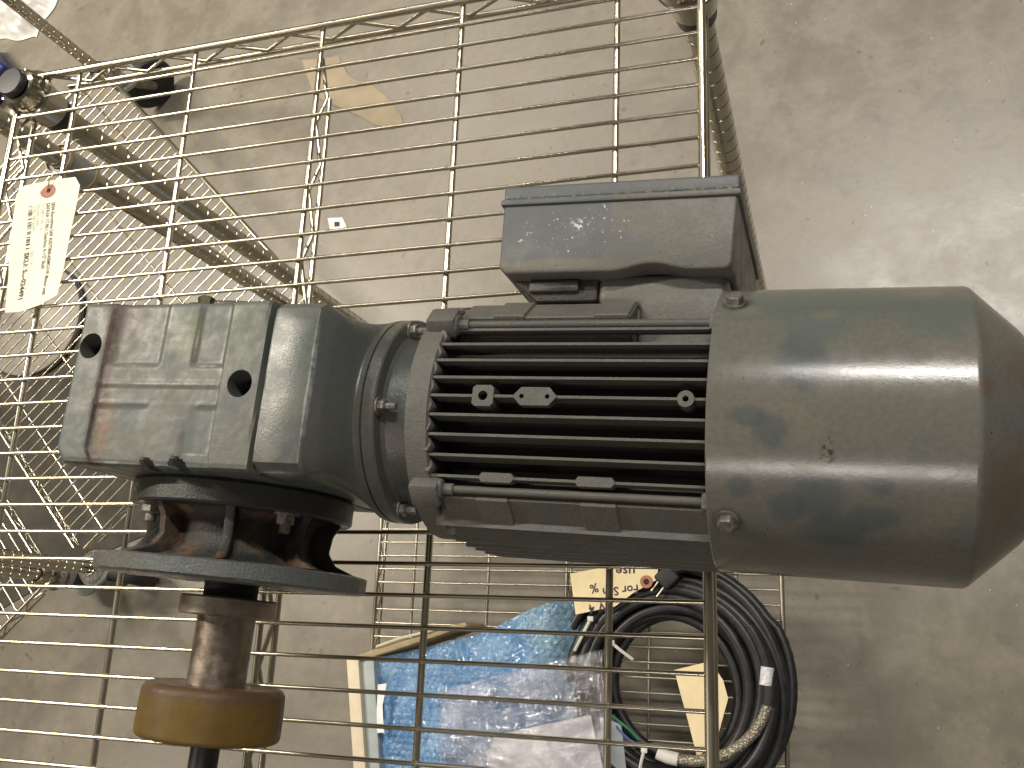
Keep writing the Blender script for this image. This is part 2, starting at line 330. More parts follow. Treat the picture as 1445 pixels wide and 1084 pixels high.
c = n.mix(n.math('MULTIPLY', n.rng(n.voro(0.9), 0.075, 0.04), 0.7), c, (0.07, 0.058, 0.045))
c = n.mix(n.math('MULTIPLY', n.rng(n.voro(0.62), 0.038, 0.02), 0.7), c, (0.62, 0.59, 0.54))
n.p(color=c, rough=n.rng(mid, 0.3, 0.7, 0.32, 0.44), spec=0.6, normal=n.bump(fine, 0.10, 0.08))
bm = BM(); grid(bm, 4, 4, lambda u, v: (-400+800*u, -400+800*v, FLOOR))
fl = top("floor", bm, n.m, kind='structure', org=(0, 0, FLOOR))

# ------------------------------------------------------------------ wire carts
RP, EDGE = 5.9525, 2.962
def shelf(cart, org, z, x0, x1, ys, ye, wires, rods, mats, truss_rods, posts=True):
    """One wire shelf: frame of four truss edges, with each wire and rod an object under it. ys > ye (far to near)."""
    mc, mr = mats
    bm = BM(); zl = z-1.0
    def zig(p, q, k):
        p, q = Vector(p), Vector(q); pts = []
        for i in range(2*k+1):
            c0 = p.lerp(q, i/(2*k)); c0.z = z-0.14 if i % 2 else zl+0.12; pts += [c0]
        tube(bm, pts, 0.085, 6)
    cx = 0.75
    for y in (ys, ye):
        tube(bm, [(x0+cx, y, z), (x1-cx, y, z)], 0.15, 10); tube(bm, [(x0+cx+0.9, y, zl), (x1-cx-0.9, y, zl)], 0.12, 8)
        zig((x0+EDGE-2*EDGE+2.97, y, 0), (x1-EDGE+2*EDGE-2.97, y, 0), max(1, round((x1-x0)/2.975)))
    for x in (x0, x1):
        tube(bm, [(x, ys-cx, z), (x, ye+cx, z)], 0.155, 10); tube(bm, [(x, ys-cx-0.9, zl), (x, ye+cx+0.9, zl)], 0.13, 8)
        zig((x, ys-1.2, 0), (x, ye+1.2, 0), max(1, round(abs(ys-ye)/2.9)))
    fr = part("shelf", bm, mr, cart, org, 75)
    bm = BM(); L = x1-x0; tube(bm, [(-L/2+0.12, 0, 0), (L/2-0.12, 0, 0)], 0.072, 10); wm = mesh_of("wire", bm, mc, ang=75)
    short = None
    for i, y in enumerate(wires):
        me = wm; dx = 0.0
        if abs(y-ys) < 1.3 or abs(y-ye) < 1.3:
            if short is None:
                bm = BM(); tube(bm, [(-L/2+1.35, 0, 0), (L/2-1.35, 0, 0)], 0.072, 10); short = mesh_of("wire", bm, mc, ang=75)
            me = short
        o = bpy.data.objects.new("wire", me); col.objects.link(o); o.parent = fr
        o.location = Vector(((x0+x1)/2-org[0], y-org[1], z-org[2]+random.uniform(-0.02, 0.02)))*S
        o.rotation_euler = (0, 0, random.uniform(-0.0006, 0.0006))
    bm = BM(); D = abs(ys-ye); tube(bm, [(0, D/2, -0.17), (0, -D/2, -0.17)], 0.115, 10); rm = mesh_of("cross_rod", bm, mr, ang=75)
    for x in rods:
        o = bpy.data.objects.new("cross_rod", rm); col.objects.link(o); o.parent = fr
        o.location = Vector((x-org[0], (ys+ye)/2-org[1], z-org[2]))*S
    for x in truss_rods:
        bm = BM(); tube(bm, [(x+0.1, ys-2.7, zl), (x+0.1, ye+2.7, zl)], 0.115, 8)
        k = max(1, round((D-3)/2.9)); pts = []
        for i in range(2*k+1): pts.append((x+0.05, ys-1.3-(D-2.6)*i/(2*k), z-0.25 if i % 2 == 0 else zl+0.1))
        tube(bm, pts, 0.085, 6); part("truss", bm, mr, fr, org, 75)
    return fr
def post_bm(x, y, z0, z1, r=0.58):
    bm = BM(); prof = [(z0, r)]; z = math.ceil(z0)+0.3
    while z < z1-0.5:
        prof += [(z-0.05, r), (z-0.025, r-0.035), (z+0.025, r-0.035), (z+0.05, r)]; z += 0.94
    prof += [(z1, r)]
    lathe(bm, prof, 'z', (x, y, 0), 22); return bm
def collar_bm(x, y, z, r=0.62):
    bm = BM(); prof = [(z-1.55, r+0.12), (z-1.5, r+0.22), (z-0.25, r+0.40), (z-0.18, r+0.55), (z-0.10, r+0.60), (z-0.04, r+0.55), (z, r+0.36), (z+0.55, r+0.20), (z+0.62, r+0.02)]
    lathe(bm, prof, 'z', (x, y, 0), 24, caps=False)
    for k in range(10):
        a = 2*PI*k/10; d = Vector((math.cos(a), math.sin(a), 0))
        tube(bm, [Vector((x, y, z+0.0))+d*(r+0.36), Vector((x, y, z+0.56))+d*(r+0.2)], 0.07, 6)
    return bm
def caster(cart, org, x, y, ztop, ang, mats=('black', 'rubber'), face=False):
    """Stem, round bumper, fork and wheel under a post."""
    bm = BM(); lathe(bm, [(ztop-1.6, 0.5), (ztop, 0.5)], 'z', (x, y, 0), 20)
    d = Vector((math.cos(ang), math.sin(ang), 0)); sd = Vector((-d.y, d.x, 0)); wr = 2.75; hub = Vector((x, y, FLOOR+wr))+d*1.3
    pz = FLOOR+2*wr+0.35
    lathe(bm, [(pz-0.25, 1.25), (pz, 1.35), (pz+0.2, 0.9)], 'z', (x, y, 0), 24)
    for s in (-1, 1):
        p0 = Vector((x, y, pz-0.1))+sd*s*0.72; p1 = hub+sd*s*0.72
        for q in (0,):
            a = [p0-d*0.85, p0+d*0.95, p1+d*0.45, p1-d*0.45]
            v1 = [bm.verts.new(p) for p in a]; v2 = [bm.verts.new(p+sd*s*0.12) for p in a]
            bm.faces.new(v1); bm.faces.new(v2[::-1])
            for i in range(4): bm.faces.new((v1[i], v1[(i+1) % 4], v2[(i+1) % 4], v2[i]))
    bmesh.ops.recalc_face_normals(bm, faces=bm.faces[:])
    hexbolt(bm, hub+sd*0.84, sd, 0.3, 0.22); hexbolt(bm, hub-sd*0.84, -sd, 0.3, 0.22)
    ca = part("caster", bm, M['boltsteel'], cart, org)
    t = BM(); lathe(t, [(-0.62, 0.5), (-0.6, 1.7), (-0.5, 1.78), (-0.6, 2.2), (-0.55, 2.55), (-0.25, wr), (0.25, wr), (0.55, 2.55), (0.6, 2.2), (0.5, 1.78), (0.6, 1.7), (0.62, 0.5)], 'x', seg=40)
    q = Matrix((sd, d, Vector((0, 0, 1)))).transposed().to_4x4()
    bmesh.ops.transform(t, matrix=Matrix.Translation(hub) @ q, verts=t.verts[:])
    wh = part("wheel", t, M[mats[1]], ca, org)
    if face:
        t = BM()
        for sg in (-1, 1): lathe(t, [(sg*0.5, 0.0), (sg*0.64, 0.0), (sg*0.64, 2.15), (sg*0.5, 2.3)], 'x', seg=40)
        bmesh.ops.transform(t, matrix=Matrix.Translation(hub) @ q, verts=t.verts[:]); part("wheel_disc", t, M['greywheel'], ca, org)
    t = BM(); lathe(t, [(ztop-1.1, 1.3), (ztop-0.95, 1.55), (ztop-0.6, 1.55), (ztop-0.4, 1.3), (ztop-0.38, 0.45)], 'z', (x, y, 0), 32)
    part("bumper", t, M['bumper'], ca, org)

# --- the cart that carries the gearmotor
YN = -42.0
org = (11.9, YN/2, FLOOR)
cart = thing("wire_cart", "chrome wire shelf cart with two shelves carrying the grey gearmotor", "wire cart", org)
x0, x1 = -EDGE, 4*RP+EDGE
rods = [i*RP for i in range(5)]
wires = [-0.105] + [-float(j) for j in range(1, 42)]
shelf(cart, org, 0.0, x0, x1, 0.95, YN, wires, rods, (M['chrome'], M['chrome']), [2*RP])
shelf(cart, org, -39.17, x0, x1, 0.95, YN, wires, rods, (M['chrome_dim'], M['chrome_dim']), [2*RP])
for px in (-2.6, 26.35):
    for py in (0.2, YN+0.75):
        p = part("post", post_bm(px, py, -41.2, 0.75), M['post'], cart, org)
        bm = BM(); lathe(bm, [(0.70, 0.6), (0.72, 0.66), (0.95, 0.66), (1.02, 0.60), (1.05, 0.0)], 'z', (px, py, 0), 28); part("cap", bm, M['black'], p, org)
        for zz in (0.0, -39.17):
            part("collar", collar_bm(px, py, zz), M['post'], p, org)
            bm = BM(); lathe(bm, [(zz-2.2, 0.62), (zz-2.15, 0.74), (zz-1.45, 0.80), (zz-1.4, 0.62)], 'z', (px, py, 0), 24, caps=False); part("sleeve", bm, M['black'], p, org)
        caster(cart, org, px, py, -41.2, random.uniform(0, 6))

# --- neighbouring cart, turned 45 degrees
ang = PI/4; N0 = Vector((-31.2, -16.2))
org0 = (0, 0, FLOOR)
nb = thing("wire_cart", "chrome wire cart turned diagonally on the floor, its low shelf over a round grey lid", "wire cart", (N0.x, N0.y, FLOOR), ang, "empty wire carts on the floor")
W2, L2, ZS = 29.6, 39.5, -39.0
wr2 = [L2-0.9-1.0*i for i in range(int(L2-1))]
shelf(nb, org0, ZS, 0.0, W2, L2, 0.0, wr2, [EDGE+i*RP*(W2/29.77) for i in range(5)], (M['chrome'], M['chrome']), [])
pts = [(-0.5, -0.9, -40.2), (W2-1.3, -0.6, -40.2), (W2-0.35, L2-0.75, -40.2), (0.35, L2-0.75, -40.2)]
cang = (-1.0, 2.0, 0.1, 2.5)
for i, (px, py, zb) in enumerate(pts):
    p = part("post", post_bm(px, py, zb, 4.0), M['post'], nb, org0)
    if i: part("collar", collar_bm(px, py, ZS), M['post'], p, org0)
    bm = BM(); lathe(bm, [(zb-0.12, 0.56), (zb-0.10, 0.74), (zb+0.12, 0.74), (zb+0.14, 0.56)], 'z', (px, py, 0), 24); part("rim", bm, M['chrome'], p, org0)
    if i == 1:
        bm = BM(); lathe(bm, [(-12.2, 0.62), (-12.2, 0.86), (-10.2, 0.86), (-10.2, 0.62)], 'z', (px, py, 0), 26, caps=False); sl = part("sleeve", bm, M['greyplastic'], p, org0)
        for zz in (-12.25, -10.15):
            bm = BM(); lathe(bm, [(zz-0.12, 0.84), (zz-0.12, 0.93), (zz+0.12, 0.93), (zz+0.12, 0.84)], 'z', (px, py, 0), 26, caps=False)
            part("rim", bm, simple("tan_rim", (0.38, 0.30, 0.17), 0.5), sl, org0)
    cx_, cy_ = (px, py) if i != 2 else (px+1.1, py-0.9)
    caster(nb, org0, cx_, cy_, zb, cang[i])

# --- third cart at the left edge of the picture
c3 = thing("wire_cart", "empty wire cart at the left edge of the picture, only one corner in view", "wire cart", (-33.9, -18.4, FLOOR), 0.75*PI, "empty wire carts on the floor")
shelf(c3, org0, ZS, 0.0, 29.77, 30.0, 0.0, [0.9+1.0*i for i in range(29)], [EDGE+i*5.95 for i in range(5)], (M['chrome_dim'], M['chrome_dim']), [])
for i, (px, py) in enumerate(((0.9, 0.2), (29.3, 0.8), (0.5, 29.2), (29.3, 29.2))):
    p = part("post", post_bm(px, py, -41.2, 4.0), M['post'], c3, org0)
    bm = BM(); lathe(bm, [(-41.35, 0.6), (-41.3, 0.78), (-41.05, 0.78), (-41.0, 0.6)], 'z', (px, py, 0), 24); part("rim", bm, M['chrome'], p, org0)
    part("collar", collar_bm(px, py, ZS), M['post'], p, org0)
    bm = BM(); lathe(bm, [(-44.6, 0.8), (-44.6, 0.95), (-43.0, 0.95), (-42.9, 0.75), (-42.8, 0.95), (-41.5, 0.95), (-41.4, 0.6)], 'z', (px, py, 0), 24); part("stem_cover", bm, M['greyplastic'], p, org0)
    caster(c3, org0, px, py, -43.5, (0.45, 2.2, 1.0, 3.0)[i], face=True)

# ------------------------------------------------------------------ gearmotor (local frame: a along the motor, b across, c up; Empty under the axis)
MZ = 3.8
FA, FC = -10.3, 0.15      # output axis: place along the motor, height over its axis
mo = (0, 0, -MZ)
gm = thing("gearmotor", "worn grey green electric gearmotor with finned motor, fan cowl and yellow roller", "gearmotor", (24, -16.565, 0.0), -0.05825)
def mp(name, bm, mat, parent=gm, ang=35, label=None): return part(name, bm, M[mat], parent, mo, ang, label)

# gearbox housing: height-field top with machined feet, pockets and casting lines
A0, A1, B0, B1, TOPC = -13.95, -7.58, -2.34, 2.32, 4.2
def hgt(a, b):
    h = 0.0
    inr = sm(a, -12.98, -12.86)*(1-sm(a, -9.0, -8.9))
    h -= 0.07*inr
    pk = sm(a, -12.9, -12.5)*(1-sm(a, -11.14+0.1*b*0, -11.0))*sm(b, 0.42, 0.56)
    pk += sm(a, -10.06, -9.88)*(1-sm(a, -9.1, -8.9))*sm(b, 0.40, 0.56)
    h -= 0.055*pk
    h += 0.03*inr*math.exp(-((b+0.05)/0.05)**2)
    h += 0.02*inr*math.exp(-((b+0.62)/0.05)**2)*(1 if a < -11.2 or a > -9.6 else 0.2)
    lo = inr*(1-sm(b, -0.75, -0.6))
    h -= 0.02*lo*(1-sm(a, -11.5, -11.1)); h -= 0.015*lo*sm(a, -9.9, -9.5)
    gr = -7.80+0.10*(b-B1)/(B0-B1)*1.0
    h -= 0.35*sm(a, gr, gr+0.07)
    for (ca, cr, dp) in ((-11.0, 0.26, 0.7), (-10.0, 0.32, 0.7)):
        d = math.hypot(a-ca, b+2.36); h -= dp*(1-sm(d, cr*0.55, cr))
    d = min(a-A0, b-B0, B1-b); r = 0.15
    if d < r: h -= r-math.sqrt(max(0, r*r-(r-d)**2))
    return h+0.004*nz(a*1.3, b*1.3)+0.004*nz(a*5, b*5, 3)
bm = BM(); NU, NV = 96, 70
def hf(u, v):
    b = B0+(B1-B0)*v; al = A0+max(0, 0.42-(b-B0))*0.85; a = al+(A1-al)*u
    return (a, b, TOPC+hgt(A0+(A1-A0)*u, b))
V = grid(bm, NU, NV, hf)
loop = [V[i][0] for i in range(NU+1)]+[V[NU][j] for j in range(1, NV+1)]+[V[i][NV] for i in range(NU-1, -1, -1)]+[V[0][j] for j in range(NV-1, 0, -1)]
low = [bm.verts.new((v.co.x, v.co.y, -3.2)) for v in loop]
for i in range(len(loop)):
    j = (i+1) % len(loop); bm.faces.new((loop[i], low[i], low[j], loop[j]))
bm.faces.new(low)
cut = BM()
for a, b in ((-13.45, 1.02), (-8.34, -0.02)): lathe(cut, [(-2.4, 0.375), (4.6, 0.375)], 'z', (a, b, 0), 32)
bm = boolean(bm, cut)
hs = mp("gearbox_housing", bm, 'housing', ang=28)
# input side: ridge sloping down to the round adapter
def sec(bm, a, t, shr=0.0, n=72, R=2.93):
    out = []
    for k in range(n):
        th = 2*PI*k/n; ct, s_ = math.cos(th), math.sin(th)
        hb, hc, q = 2.33-shr, 3.62-shr, 16
        rr = 1/((abs(ct)/hb)**q+(abs(s_)/hc)**q)**(1/q)
        p0 = Vector((rr*ct, 0.58+rr*s_)); p1 = Vector((R*ct, R*s_)); p = p0.lerp(p1, t)
        out.append(bm.verts.new((a, p.x, p.y)))
    return out
bm = BM(); rings = [sec(bm, *q) for q in ((-7.72, 0, 0.30), (-7.66, 0, 0.12), (-7.60, 0, 0.03), (-7.52, 0, 0), (-6.34, 0, 0), (-6.27, 0.0, 0.015), (-6.22, 0.04, 0.05), (-6.1, 0.20, 0.04), (-5.95, 0.42, 0.02), (-5.82, 0.62), (-5.72, 0.78), (-5.66, 0.90), (-5.60, 0.98), (-5.55, 1.0))]
for A, B in zip(rings, rings[1:]):
    for k in range(72): bm.faces.new((A[k], A[(k+1) % 72], B[(k+1) % 72], B[k]))
bm.faces.new(rings[0]); bm.faces.new(rings[-1][::-1]); bmesh.ops.recalc_face_normals(bm, faces=bm.faces[:])
for v in bm.verts: v.co += Vector((0, 0, 0.015*nz(v.co.x*2, v.co.y*2, v.co.z*2)))
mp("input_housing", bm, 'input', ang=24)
# far-side bearing cover and oil plug
bm = BM(); lathe(bm, [(2.2, 3.42), (2.5, 3.42), (2.58, 3.34), (2.75, 2.6), (2.8, 1.5), (2.8, 0.0)], 'y', (FA+0.25, 0, FC), 64); mp("bearing_cover", bm, 'cast', hs)
bm = BM(); lathe(bm, [(2.2, 0.24), (2.62, 0.24), (2.66, 0.18)], 'y', (-10.35, 0, 3.55), 6); mp("oil_plug", bm, 'brass', hs)

# output flange, seal, collar, shaft, roller
bm = BM(); lathe(bm, [(-2.3, 3.1), (-2.45, 3.22), (-3.0, 3.22), (-3.06, 3.16), (-3.08, 2.3)], 'y', (FA, 0, FC), 80); mp("mounting_ring", bm, 'ring')
of = bpy.data.objects.new("output_flange", None)
bm = BM(); lathe(bm, [(-4.48, 2.6), (-4.53, 3.80), (-4.58, 3.88), (-4.97, 3.88), (-5.04, 3.80), (-5.06, 0.8)], 'y', (FA, 0, FC), 110)
for v in bm.verts: v.co += Vector((0.02*nz(v.co.x*3, v.co.z*3, 1), 0.02*nz(v.co.x*4, v.co.y*9, v.co.z*4), 0.02*nz(v.co.x*3, 5, v.co.z*3)))
of = mp("output_flange", bm, 'flange', ang=40)
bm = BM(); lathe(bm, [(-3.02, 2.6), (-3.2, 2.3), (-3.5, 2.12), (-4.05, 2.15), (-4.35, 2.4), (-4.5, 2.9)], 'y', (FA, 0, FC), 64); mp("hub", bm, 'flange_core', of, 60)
for k in range(8):
    th = PI/2+0.32+k*PI/4; t = BM()
    prism(t, [(-3.0, 1.8), (-3.0, 2.95), (-3.4, 2.72), (-3.9, 2.66), (-4.25, 2.9), (-4.5, 3.55), (-4.5, 1.8)], 'x', -0.14, 0.14, 0.06, 2)
    # polygon lives in (y, z=radius); spin it about the output axis
    for v in t.verts:
        r_, x_ = v.co.z, v.co.x
        v.co = Vector((FA+r_*math.cos(th)-x_*math.sin(th), v.co.y, FC+r_*math.sin(th)+x_*math.cos(th)))
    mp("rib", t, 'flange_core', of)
for k in range(4):
    th = 2.12+k*PI/2
    bm = BM(); hexbolt(bm, (FA+2.75*math.cos(th), -3.06, FC+2.75*math.sin(th)), (0, -1, 0), 0.28, 0.26, stud=0.22); mp("bolt", bm, 'boltsteel', of)
SA = FA
bm = BM(); lathe(bm, [(-4.9, 0.78), (-5.46, 0.78), (-5.48, 0.7)], 'y', (SA, 0, FC), 40); mp("shaft_seal", bm, 'rubber')
bm = BM(); lathe(bm, [(-5.44, 0.7), (-5.45, 1.33), (-5.50, 1.39), (-5.95, 1.39), (-6.0, 1.33), (-6.01, 0.7)], 'y', (SA, 0, FC), 72); mp("collar", bm, 'steel')
bm = BM(); lathe(bm, [(-4.9, 0.72), (-5.95, 0.83), (-8.25, 0.83)], 'y', (SA, 0, FC), 56); mp("shaft", bm, 'steel')
bm = BM(); pr = [(-7.92, 0.7), (-7.90, 1.5)]
for k in range(7): q = k/6*PI/2; pr.append((-7.90-0.26*(1-math.cos(q)), 1.76+0.24*math.sin(q)))
pr += [(-8.6, 2.02)]
for k in range(6): q = k/5*PI/2; pr.append((-9.2-0.18*math.sin(q), 2.02-0.18*(1-math.cos(q))))
pr += [(-9.38, 0.3)]
lathe(bm, pr, 'y', (FA, 0, FC), 96); mp("roller", bm, 'urethane', ang=60)
bm = BM(); lathe(bm, [(-9.3, 0.41), (-11.2, 0.41), (-11.3, 0.35), (-11.3, 0)], 'y', (SA, 0, FC), 28); mp("shaft_stub", bm, 'black')

# adapter rings between gearbox and motor
bm = BM(); lathe(bm, [(-5.66, 2.86), (-5.62, 2.93), (-5.44, 2.95), (-5.42, 2.93), (-5.41, 2.82), (-5.36, 2.82)], 'x', seg=96); mp("housing_rim", bm, 'cast', hs)
bm = BM(); lathe(bm, [(-5.39, 2.8), (-5.375, 2.93), (-5.35, 2.95), (-5.04, 2.95), (-5.0, 2.91), (-4.99, 2.56), (-4.9, 2.46), (-4.6, 2.40), (-4.3, 2.36), (-4.12, 2.46), (-3.95, 2.7)], 'x', seg=96)
ad = mp("adapter_flange", bm, 'cast', ang=30)
for th in (PI/2+0.07, PI/2-1.05, PI/2+1.35, -0.6, PI+0.9, -PI/2):
    bm = BM(); hexbolt(bm, (-4.99, 2.70*math.cos(th), 2.70*math.sin(th)), (1, 0, 0), 0.20, 0.17, stud=0.26); mp("bolt", bm, 'boltsteel', ad)
# motor end shield with four lugs
bm = BM(); lathe(bm, [(-3.98, 2.7), (-3.97, 3.22), (-3.93, 3.30), (-3.34, 3.30), (-3.30, 3.24), (-3.30, 2.2)], 'x', seg=96)
es = mp("end_shield", bm, 'stator', ang=30, label="lighter grey painted end shield")
for k in range(4):
    th = math.radians((50, 134, 226, 310)[k]); u = Vector((0, math.cos(th), math.sin(th)))
    t = BM(); box(t, (-0.42, -0.34, -0.30), (0.40, 0.34, 0.32), 0.10)
    bmesh.ops.transform(t, matrix=Matrix.Translation(Vector((-3.42, 0, 0))+u*3.32) @ Matrix.Rotation(th-PI/2, 4, 'X'), verts=t.verts[:])
    mp("lug", t, 'stator', es)

bm = BM()
for k in range(-5, 5):
    b0 = k*0.487+0.05; h_ = math.sqrt(3.27**2-(b0+0.19)**2)
    prism(bm, [(-3.42, b0), (-3.29, b0), (-3.21, b0+0.19), (-3.29, b0+0.385), (-3.42, b0+0.385)], 'z', h_-0.6, h_-0.02, 0.02, 1)
mp("fin_edge", bm, 'stator', es)

# stator: core, fins, foot pads, tie rods
bm = BM(); lathe(bm, [(-3.35, 2.42), (3.9, 2.42)], 'x', seg=64); st = mp("stator", bm, 'dark')
def fin(off, side, tip, lo=2.25, th=0.036, pads=()):
    pl = [(-3.46, 0), (-3.26, th), (3.9, th*0.9), (3.9, -th*0.9), (-3.26, -th)]
    tp = [(x, y*1.6) for x, y in pl]; t = BM()
    prism(t, [(x, y+off) for x, y in pl], 'z', lo, tip, taper=[(x, y+off) for x, y in tp])
    for (pa, pb, hw) in pads: prism(t, [(pa-0.1, off), (pa, off+hw), (pb, off+hw), (pb+0.1, off), (pb, off-hw), (pa, off-hw)], 'z', tip-0.45, tip+0.015, 0.015, 1)
    for v in t.verts: v.co.z += 0.012*nz(v.co.x*2+off*7, off*3, side)
    if side: bmesh.ops.transform(t, matrix=Matrix.Rotation(side*PI/2, 4, 'X'), verts=t.verts[:])
    return t
for k in range(-4, 5):
    off = k*0.487; tip = math.sqrt(3.30**2-off*off)-0.06
    if k == 0:
        t = fin(off, 0, tip)
        u = BM(); prism(u, [(-2.14, -0.2), (-2.06, -0.27), (-1.66, -0.27), (-1.58, -0.2), (-1.58, 0.2), (-1.66, 0.27), (-2.06, 0.27), (-2.14, 0.2)], 'z', tip-0.7, tip+0.03)
        prism(u, [(-1.08, 0), (-0.86, 0.23), (-0.14, 0.23), (0.06, 0), (-0.14, -0.23), (-0.86, -0.23)], 'z', tip-0.22, tip+0.03)
        lathe(u, [(tip-0.6, 0.2), (tip+0.03, 0.2)], 'z', (3.18, 0, 0), 20)
        cu = BM()
        for a, r in ((-1.86, 0.125), (-0.84, 0.06), (-0.18, 0.06), (3.18, 0.075)): lathe(cu, [(tip-0.55, r), (tip+0.3, r)], 'z', (a, 0, 0), 16)
        cu2 = cu.copy(); u = boolean(u, cu); t = boolean(t, cu2); join(t, u)
        mp("cooling_fin", t, 'fin', st, label="middle fin with two drilled bosses")
    elif k == -4: mp("cooling_fin", fin(off, 0, tip, pads=((-1.92, -1.14, 0.13), (0.58, 1.42, 0.13))), 'fin', st)
    else: mp("cooling_fin", fin(off, 0, tip), 'fin', st)
for s in (1, -1, 2):                       # near side, far side, underside
    for k in range(-3, 4):
        off = k*0.52
        if s == 1:                          # the near-side fins step out one below the other
            tip = (3.10, 3.28, 3.40, 3.47, 3.52, 3.55, 3.56)[k+3]; t = fin(-off, s, tip, th=0.10)
            for v in t.verts:
                if v.co.x < -3.2: v.co.x += 0.10*(k+3)
            mp("cooling_fin", t, 'stator', st)
        else: mp("cooling_fin", fin(off, s, math.sqrt(3.30**2-off*off)-0.06, th=0.06), 'fin', st)
for k, deg in enumerate((38, 145, 215, 322)):   # diagonal foot pads with raised machined patches
    th = math.radians(deg); rot = Matrix.Rotation(th-PI/2, 4, 'X'); a1 = 1.56 if k == 0 else 3.88
    t = BM(); box(t, (-3.05, -0.52, 2.3), (a1, 0.52, 3.36), 0.03, 1)
    bmesh.ops.transform(t, matrix=rot, verts=t.verts[:]); pd = mp("foot_pad", t, 'stator', st)
    for a, b in ((-2.1, -1.24), (0.62, 1.52)):
        t = BM(); box(t, (a, -0.54, 3.0), (b, 0.54, 3.42), 0.025, 1); bmesh.ops.transform(t, matrix=rot, verts=t.verts[:]); mp("machined_patch", t, 'stator', pd)
for deg in (51, 133, 227, 309):
    q = math.radians(deg); p = Vector((0, 3.32*math.cos(q), 3.32*math.sin(q)))
    t = BM(); tube(t, [p+Vector((-3.2, 0, 0)), p+Vector((3.9, 0, 0))], 0.105, 10); mp("tie_rod", t, 'fin', st, 70)
    t = BM(); lathe(t, [(-3.42, 0.27), (-3.0, 0.27), (-2.96, 0.23)], 'x', p, 14); lathe(t, [(-2.96, 0.15), (-2.7, 0.15)], 'x', p, 10); mp("tie_rod_nut", t, 'stator', st)
    t = BM(); box(t, (p.x+3.55, p.y-0.2, p.z-0.3), (p.x+3.92, p.y+0.2, p.z+0.12), 0.05); mp("tie_rod_lug", t, 'stator', st)

# fan cowl
R = 3.634; bm = BM()
pr = [(3.72, R-0.10), (3.70, R-0.02), (3.73, R)] + [(3.9, R), (9.30, R)]
for k in range(1, 8): q = k/7*PI/4; pr.append((9.30+0.24*math.sin(q), R-0.24*(1-math.cos(q))))
e0 = pr[-1]; pr.append((e0[0]+1.05, e0[1]-0.98))
e1 = pr[-1]
for k in range(1, 6): q = PI/4+k/5*PI/4; pr.append((e1[0]+0.8*(math.sin(q)-math.sin(PI/4)), e1[1]-0.8*(math.cos(PI/4)-math.cos(q))))
pr += [(pr[-1][0], 0.0)]
lathe(bm, pr, 'x', seg=128, caps=False)
for v in bm.verts:
    if v.co.x > 3.85 and v.co.x < 9.6:
        pass
t = BM(); lathe(t, [(3.72, R-0.10), (9.0, R-0.10)], 'x', seg=96, caps=False); join(bm, t)
cw = mp("fan_cowl", bm, 'cowl', ang=32)
for th in (PI/4, 3*PI/4+0.04, -PI/4, -3*PI/4):
    u = Vector((0, math.cos(th), math.sin(th))); bm = BM(); hexbolt(bm, Vector((4.14, 0, 0))+u*(R-0.01), u, 0.21, 0.2); mp("bolt", bm, 'boltsteel', cw)

# terminal box on the far side
bm = BM()
arch = []
for i in range(13):
    q = i/12; arch.append((0.9+q*2.15, 3.60+0.19*math.sin(PI*q)**2))
poly = [(-2.2, 5.62), (-2.16, 3.78), (-1.95, 3.6)] + arch + [(3.9, 3.6), (4.0, 3.75), (4.08, 5.62)]
prism(bm, poly, 'z', -3.55, 2.34, 0.09, 3)
tb = mp("terminal_box", bm, 'box', ang=30)
bm = BM(); box(bm, (-2.27, 5.56, -3.65), (4.15, 5.74, 2.42), 0.05); box(bm, (-2.22, 5.72, -3.62), (4.12, 6.16, 2.36), 0.10, 3)
for v in bm.verts: v.co += Vector((0, 0.022*nz(v.co.x*2, 7, v.co.z*2), 0.02*nz(v.co.x*3, 2, 0)))
mp("lid", bm, 'box', tb)
bm = BM(); prism(bm, [(0.45, 3.74), (0.45, 2.85), (1.6, 2.85), (1.6, 1.6), (3.86, 1.6), (3.86, 3.74)], 'z', -2.6, 1.78, 0.26, 4); mp("neck", bm, 'box', tb)
bm = BM(); prism(bm, [(-1.95, 3.64), (-1.2, 3.0), (0.48, 3.0), (0.48, 3.64)], 'z', -2.8, 1.80, 0.08, 2); mp("base_rib", bm, 'flange_core', tb)
bm = BM(); box(bm, (-1.4, 3.22, 1.2), (0.0, 3.56, 1.95), 0.07, 2); mp("gland_boss", bm, 'ring', tb)

